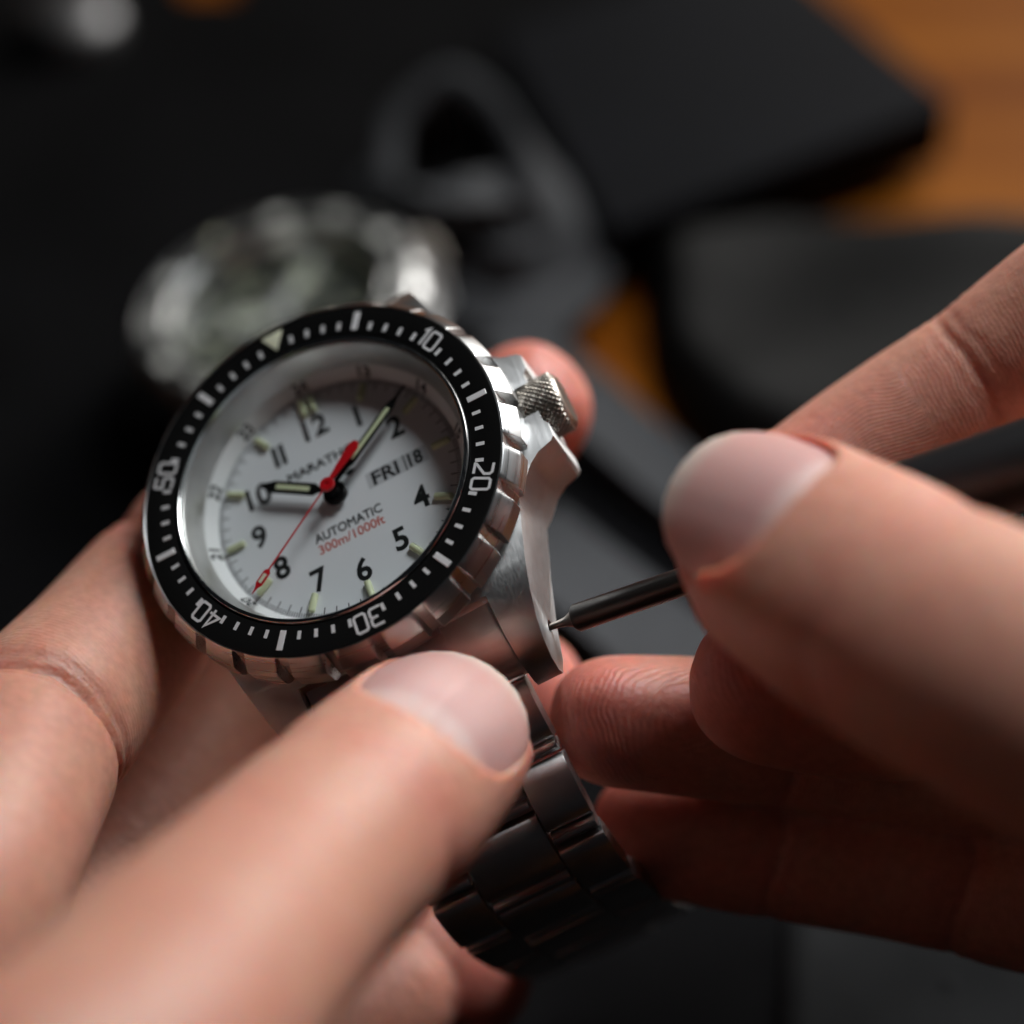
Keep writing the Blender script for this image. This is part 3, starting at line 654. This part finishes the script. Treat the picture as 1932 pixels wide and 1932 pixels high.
# ------------------------------------------------------------------ hands
def catmull(A, n):
    A = np.asarray(A, float); k = len(A) - 1
    seg = np.linalg.norm(np.diff(A[:, :3], axis=0), axis=1); cum = np.r_[0, np.cumsum(seg)]; out = []
    for s in np.linspace(0, cum[-1], n):
        i = min(np.searchsorted(cum, s, 'right') - 1, k - 1); f = (s - cum[i]) / seg[i]
        p0 = A[i-1] if i > 0 else 2*A[i] - A[i+1]; p1, p2 = A[i], A[i+1]; p3 = A[i+2] if i + 2 <= k else 2*A[i+1] - A[i]
        out.append(0.5 * ((2*p1) + (-p0+p2)*f + (2*p0-5*p1+4*p2-p3)*f*f + (-p0+3*p1-3*p2+p3)*f**3))
    return np.array(out), cum[-1]
class Digit:
    """chain of (vx, vy, depth, radius) from root to fingertip end; dorsal: camera-space hint; creases: distances from the tip"""
    def __init__(self, pts, dorsal, flat=0.86, creases=(), nail=None, tipflat=0.80, blunt=2.3, fold=1.0):
        self.fold = fold
        P = np.array([[*px(a, b, d), r] for a, b, d, r in pts]); n = 120
        st, L = catmull(P, n); self.c = st[:, :3]; self.r = np.maximum(st[:, 3], 1)
        d = np.r_[0, np.cumsum(np.linalg.norm(np.diff(self.c, axis=0), axis=1))]; self.L = d[-1]; self.u = self.L - d   # distance from the tip end
        T = np.gradient(self.c, axis=0); T /= np.linalg.norm(T, axis=1)[:, None]; self.T = T
        h = M_CW @ np.asarray(dorsal, float); D = h[None] - T * (T @ h)[:, None]; D /= np.linalg.norm(D, axis=1)[:, None]; self.D = D
        self.S = np.cross(T, D); self.flat = flat; self.tipflat = tipflat; self.creases = creases; self.nail = nail; self.blunt = blunt
    def loft(self, m=40):
        V, Fc = [], []; n = len(self.c); ph = np.linspace(0, 2*np.pi, m, endpoint=False)
        for i in range(n):
            r = self.r[i]; cap = 1.0; u = self.u[i]; Lc = r * 1.05
            if u < Lc: cap = max(1e-3, (1 - (1 - u / Lc) ** self.blunt)) ** (1 / self.blunt)
            u2 = self.L - u
            if u2 < r: cap *= max(1e-3, 1 - (1 - u2 / r) ** 2) ** 0.5
            td = np.clip(1 - u / (2.6 * r), 0, 1)
            bd = self.flat * (1 - td) + self.tipflat * td; bp_ = self.flat + 0.06
            # palmar pads between creases
            pad = 0.0
            for cpos in self.creases: pad -= 0.07 * self.fold * math.exp(-((u - cpos) / 2.2) ** 2)
            for a in ph:
                c_, s_ = math.cos(a), math.sin(a)
                b = bd if s_ > 0 else bp_ + pad * (-s_)
                V.append(self.c[i] + cap * r * (self.S[i] * c_ * (1 + 0.4 * pad) + self.D[i] * s_ * b))
        for i in range(n - 1):
            for k in range(m): l = (k+1) % m; Fc.append((i*m+k, i*m+l, (i+1)*m+l, (i+1)*m+k))
        Fc += [tuple(reversed(range(m))), tuple((n-1)*m+k for k in range(m))]
        return V, Fc
    def nail_frame(self):
        q = self.nail; i = int(np.argmin(abs(self.u - q['at']))); r = self.r[i]
        td = np.clip(1 - self.u[i] / (2.6 * r), 0, 1); bd = self.flat * (1 - td) + self.tipflat * td
        N_ = self.D[i] * math.cos(q.get('roll', 0)) + self.S[i] * math.sin(q.get('roll', 0))
        T_ = self.T[i]; tl = q.get('tilt', 0.10); T2 = T_ * math.cos(tl) - N_ * math.sin(tl); N2 = N_ * math.cos(tl) + T_ * math.sin(tl)
        S2 = np.cross(T2, N2); O = self.c[i] + N_ * (r * bd + q.get('lift', 0.0))
        return O, T2, N2, S2
def nail_height(q, x, y): return -y*y/(2*q['rc']) - np.abs(y)**4/(8*q['rc']**3)*1.6 - np.sign(x)*0 - x*x/(2*q['rl'])
def nail_edge(q, x, y):
    """<1 inside the outline: square-ish body, rounded cuticle and free edge"""
    return (np.abs(y/(q['w']/2))**2.6 + np.abs(x/(q['l']/2))**2.6)**(1/2.6)

def build_hand(name, digits, blobs, label, vox=0.5):
    verts, faces = [], []
    for d in digits:
        V, Fc = d.loft(); b = len(verts); verts += V; faces += [tuple(b+i for i in f) for f in Fc]
    for pts, dors, fl in blobs:
        V, Fc = Digit(pts, dors, fl, tipflat=fl).loft(); b = len(verts); verts += V; faces += [tuple(b+i for i in f) for f in Fc]
    org = np.mean([d.c[0] for d in digits], axis=0)
    me = mesh_of(np.array(verts) - org, faces)
    o = bpy.data.objects.new('t', me); C.objects.link(o)
    md = o.modifiers.new('r', 'REMESH'); md.mode = 'VOXEL'; md.voxel_size = vox * MM; md.adaptivity = 0
    sm = o.modifiers.new('s', 'SMOOTH'); sm.factor = 0.5; sm.iterations = 7
    dg = bpy.context.evaluated_depsgraph_get(); me = bpy.data.meshes.new_from_object(o.evaluated_get(dg)); bpy.data.objects.remove(o)
    nv = len(me.vertices); co = np.empty(nv*3); me.vertices.foreach_get('co', co); X = co.reshape(-1, 3) / MM + org
    nr = np.empty(nv*3); me.vertices.foreach_get('normal', nr); nr = nr.reshape(-1, 3)
    cen = np.concatenate([d.c[::2] for d in digits]); rad = np.concatenate([d.r[::2] for d in digits])
    did = np.concatenate([[k]*len(d.c[::2]) for k, d in enumerate(digits)]); sid = np.concatenate([np.arange(0, len(d.c), 2) for d in digits])
    best = np.empty(nv, int)
    for a in range(0, nv, 20000):
        x = X[a:a+20000]; d2 = (x*x).sum(1)[:, None] - 2*x@cen.T + (cen*cen).sum(1)[None]
        best[a:a+20000] = np.argmin(np.sqrt(np.maximum(d2, 0)) - rad[None], axis=1)
    ridge = np.zeros(nv); pal = np.zeros(nv); redn = np.zeros(nv); disp = np.zeros((nv, 3))
    for k, d in enumerate(digits):
        ix = np.where(did[best] == k)[0]
        if not len(ix): continue
        i = sid[best[ix]]; v = X[ix] - d.c[i]; r = d.r[i]
        along = (v * d.T[i]).sum(1); u = d.u[i] - along
        sx = (v * d.S[i]).sum(1); dx = (v * d.D[i]).sum(1); phi = np.arctan2(dx, sx)     # pi/2 = back of the finger
        off = (phi + np.pi/2 + np.pi) % (2*np.pi) - np.pi; arc = off * r                 # 0 = middle of the palm side
        core = 12.5; du = u - core; ar = arc - 2.5 + 0.7*np.sin(u*0.5)
        loop = np.sqrt((np.where(du > 0, 0.45, 0.9) * du)**2 + ar**2 + 6.0) + 0.06*u*np.sin(arc*0.4)
        ridge[ix] = np.where(du > 10, u * 0.95 + 0.12 * arc + 3, loop)
        pm = np.clip((1.9 - abs(off)) / 0.5, 0, 1); pal[ix] = pm * np.where(du > 10, 0.42, 1.0) * np.clip(1.2 - u/90, 0.3, 1)
        redn[ix] = 0.55 * np.exp(-(u / 11) ** 2) + 0.25 * pm * np.clip(1 - u / 30, 0, 1)
        # creases on the palm side, fine folds on the back at the joints
        g = np.zeros(len(ix))
        for cpos in d.creases:
            wob = 0.45*np.sin(arc*0.35 + cpos) + 0.10*np.sin(arc*1.3 + 2*cpos)
            pmc = np.clip((2.3 - abs(off)) / 0.6, 0, 1)
            g -= d.fold * pmc * (0.34*np.exp(-((u - cpos - wob)/0.6)**2) + 0.13*np.exp(-((u - cpos - 1.9 - wob*1.3)/0.45)**2) + 0.09*np.exp(-((u - cpos + 1.7 - wob*.8)/0.45)**2))
            dm = np.clip((abs(off) - 1.9) / 0.5, 0, 1)
            for q_ in range(-3, 4): g -= dm * 0.10*np.exp(-((u - cpos - q_*1.5 - 0.4*np.sin(arc*0.5 + q_))/0.35)**2)
            redn[ix] += 0.2*np.exp(-((u - cpos)/3.5)**2)
        disp[ix] += nr[ix] * g[:, None]
        if d.nail:
            q = d.nail; O, T2, N2, S2 = d.nail_frame(); rel = X[ix] - O
            lx = rel@T2; ly = rel@S2; lz = rel@N2; e = nail_edge(q, lx, ly); hN = nail_height(q, lx, ly)
            near = (lz > -6.5) & (lz < 4) & ((nr[ix]@N2) > -0.25)
            sd = (e - 1) * np.where(abs(lx)/(q['l']/2) > abs(ly)/(q['w']/2), q['l']/2, q['w']/2)     # mm outside the outline
            inside = np.clip(0.5 - sd/0.6, 0, 1)
            tgt = hN - 0.45
            push = (tgt - lz) * inside * near
            fold = np.exp(-((sd - 0.9)/0.75)**2) * near * np.clip(1.0 - (lx - q['l']*0.28)/(q['l']*0.2), 0, 1)
            push2 = np.maximum(hN + 0.30 - lz, 0) * fold * (sd > 0)
            disp[ix] += N2[None] * (push + push2)[:, None]
    Xn = X + disp - org
    me.vertices.foreach_set('co', (Xn*MM).ravel()); me.update()
    for nm, arr in (('ridge', ridge), ('palmar', pal), ('redness', redn)):
        at = me.attributes.new(nm, 'FLOAT', 'POINT'); at.data.foreach_set('value', arr.astype(np.float32))
    me.polygons.foreach_set('use_smooth', [True]*len(me.polygons))
    hand = link(name, me, 'skin'); hand.location = org * MM
    for d in digits:
        if not d.nail: continue
        q = d.nail; O, T2, N2, S2 = d.nail_frame(); na, nb = 28, 14; V, Fc, U, W = [], [], [], []
        for lay in (0, 1):
            for jb in range(nb + 1):
                rho = (jb/nb)
                for ja in range(na):
                    a = 2*math.pi*ja/na; c_, s_ = math.cos(a), math.sin(a)
                    k = (abs(c_)**2.6 + abs(s_)**2.6)**(-1/2.6)
                    x = rho*k*c_*q['l']/2; y = rho*k*s_*q['w']/2
                    z = float(nail_height(q, np.array(x), np.array(y))) - 0.45*lay - 0.12*max(0, rho-.9)*10*(1-lay)*0.6
                    V.append(O + T2*x + S2*y + N2*z - org); U.append(0.5 + x/q['l']); W.append(y)
        off_ = (nb+1)*na
        for lay in (0, 1):
            for jb in range(nb):
                for ja in range(na):
                    kb = (ja+1) % na; f = [lay*off_+jb*na+ja, lay*off_+(jb+1)*na+ja, lay*off_+(jb+1)*na+kb, lay*off_+jb*na+kb]
                    Fc.append(tuple(f if lay == 0 else f[::-1]))
        for ja in range(na): kb = (ja+1) % na; Fc.append((nb*na+ja, off_+nb*na+ja, off_+nb*na+kb, nb*na+kb))
        nm_ = mesh_of(V, Fc, 50)
        if len(nm_.vertices) == len(U):
            for nn_, arr in (('nail_u', U), ('nail_v', W)):
                at = nm_.attributes.new(nn_, 'FLOAT', 'POINT'); at.data.foreach_set('value', np.array(arr, np.float32))
        link('fingernail', nm_, 'nail', hand)
    tag(hand, label, 'hand'); return hand

CAMWARD = (0.0, -0.25, -1.0)
NAILT = lambda **k: dict(dict(at=8.0, w=15.0, l=14.5, rc=9.5, rl=26.0, tilt=0.16, lift=0.0), **k)
# hand on the left, steadying the watch: thumb over the bracelet, fingers beneath
hl = [
 Digit([(-250, 2350, 165, 13), (120, 2115, 176, 12.2), (365, 1855, 195, 11.0), (532, 1678, 212, 10.2), (715, 1507, 229, 10.2), (815, 1405, 238, 9.5), (903, 1318, 245, 8.6)], (-0.05, -0.30, -1), 0.86, (25.5,), NAILT(at=8.8, l=16.5, w=16)),
 Digit([(-420, 2050, 215, 12), (-120, 1720, 226, 10.4), (60, 1400, 249, 9.6), (200, 1235, 263, 9.0), (350, 1065, 274, 8.6), (530, 880, 280, 7.8)], (-0.3, 0.2, 1), 0.92, (17, 48), fold=2.0),
 Digit([(-200, 2150, 236, 11.5), (80, 1790, 262, 10.4), (370, 1420, 283, 9.8), (560, 1220, 290, 9.2), (760, 1010, 291, 8.6), (940, 830, 285, 7.8), (1072, 690, 279, 7.0)], (0, 0.3, 1), 0.92, (23, 50)),
 Digit([(-100, 2200, 245, 11), (200, 1850, 270, 9.8), (480, 1580, 288, 8.8), (800, 1400, 291, 8.2), (960, 1325, 281, 7.4), (1090, 1265, 277, 6.6)], (0, 0.3, 1), 0.92, (23, 48)),
 Digit([(100, 2350, 248, 10), (450, 2120, 266, 9), (700, 1910, 277, 8.2), (830, 1805, 284, 7.8), (965, 1930, 280, 7.0)], (0.3, -0.3, 1), 0.92, (16, 34)),
]
bl = [([(-900, 2300, 205, 28), (-500, 2150, 212, 28), (-150, 2000, 225, 20), (-30, 1900, 230, 10)], (0, 0, -1), 0.75)]
build_hand('hand', hl, bl, 'hand steadying the watch, thumb pressed on its steel bracelet')
# hand on the right, holding the tool
hr = [
 Digit([(2750, 1700, 195, 14), (2300, 1460, 200, 12.5), (2000, 1310, 207, 12.0), (1780, 1205, 215, 11.8), (1600, 1100, 224, 11.6), (1450, 1010, 232, 10.6), (1300, 950, 236, 9.0)], (0.12, -0.30, -1), 0.86, (27,), NAILT(at=7.6, w=16.5, l=14.5, tilt=0.12)),
 Digit([(2700, 250, 240, 11), (2350, 380, 248, 9.8), (2080, 545, 256, 8.8), (1850, 712, 261, 8.2), (1640, 850, 263, 8.2), (1500, 935, 262, 7.8), (1385, 960, 261, 6.6)], (-0.3, -0.7, 0.7), 0.92, (29.5, 54)),
 Digit([(2700, 1150, 232, 11), (2300, 1230, 240, 9.8), (1950, 1290, 246, 9.0), (1650, 1310, 248, 8.6), (1450, 1295, 247, 8.0), (1300, 1270, 247, 6.9)], (0.1, 0.6, 0.8), 0.92, (24, 46)),
 Digit([(2800, 1480, 240, 11), (2400, 1500, 252, 9.4), (1960, 1445, 258, 8.4), (1600, 1402, 260, 7.6), (1300, 1372, 259, 7.2), (1035, 1355, 257, 6.4)], (0.1, 0.5, 0.9), 0.92, (24, 46)),
 Digit([(2800, 1750, 242, 10.5), (2400, 1760, 252, 8.8), (1960, 1695, 260, 7.9), (1700, 1645, 263, 7.2), (1400, 1600, 266, 6.9), (1115, 1555, 270, 6.2)], (0.1, 0.5, 0.9), 0.92, (20, 39)),
]
brb = [([(3400, 1350, 230, 30), (2900, 1320, 232, 30), (2500, 1350, 238, 22), (2350, 1380, 242, 12)], (0, 0, -1), 0.8)]
build_hand('hand', hr, brb, 'hand pinching the thin black tool between thumb and fingers')
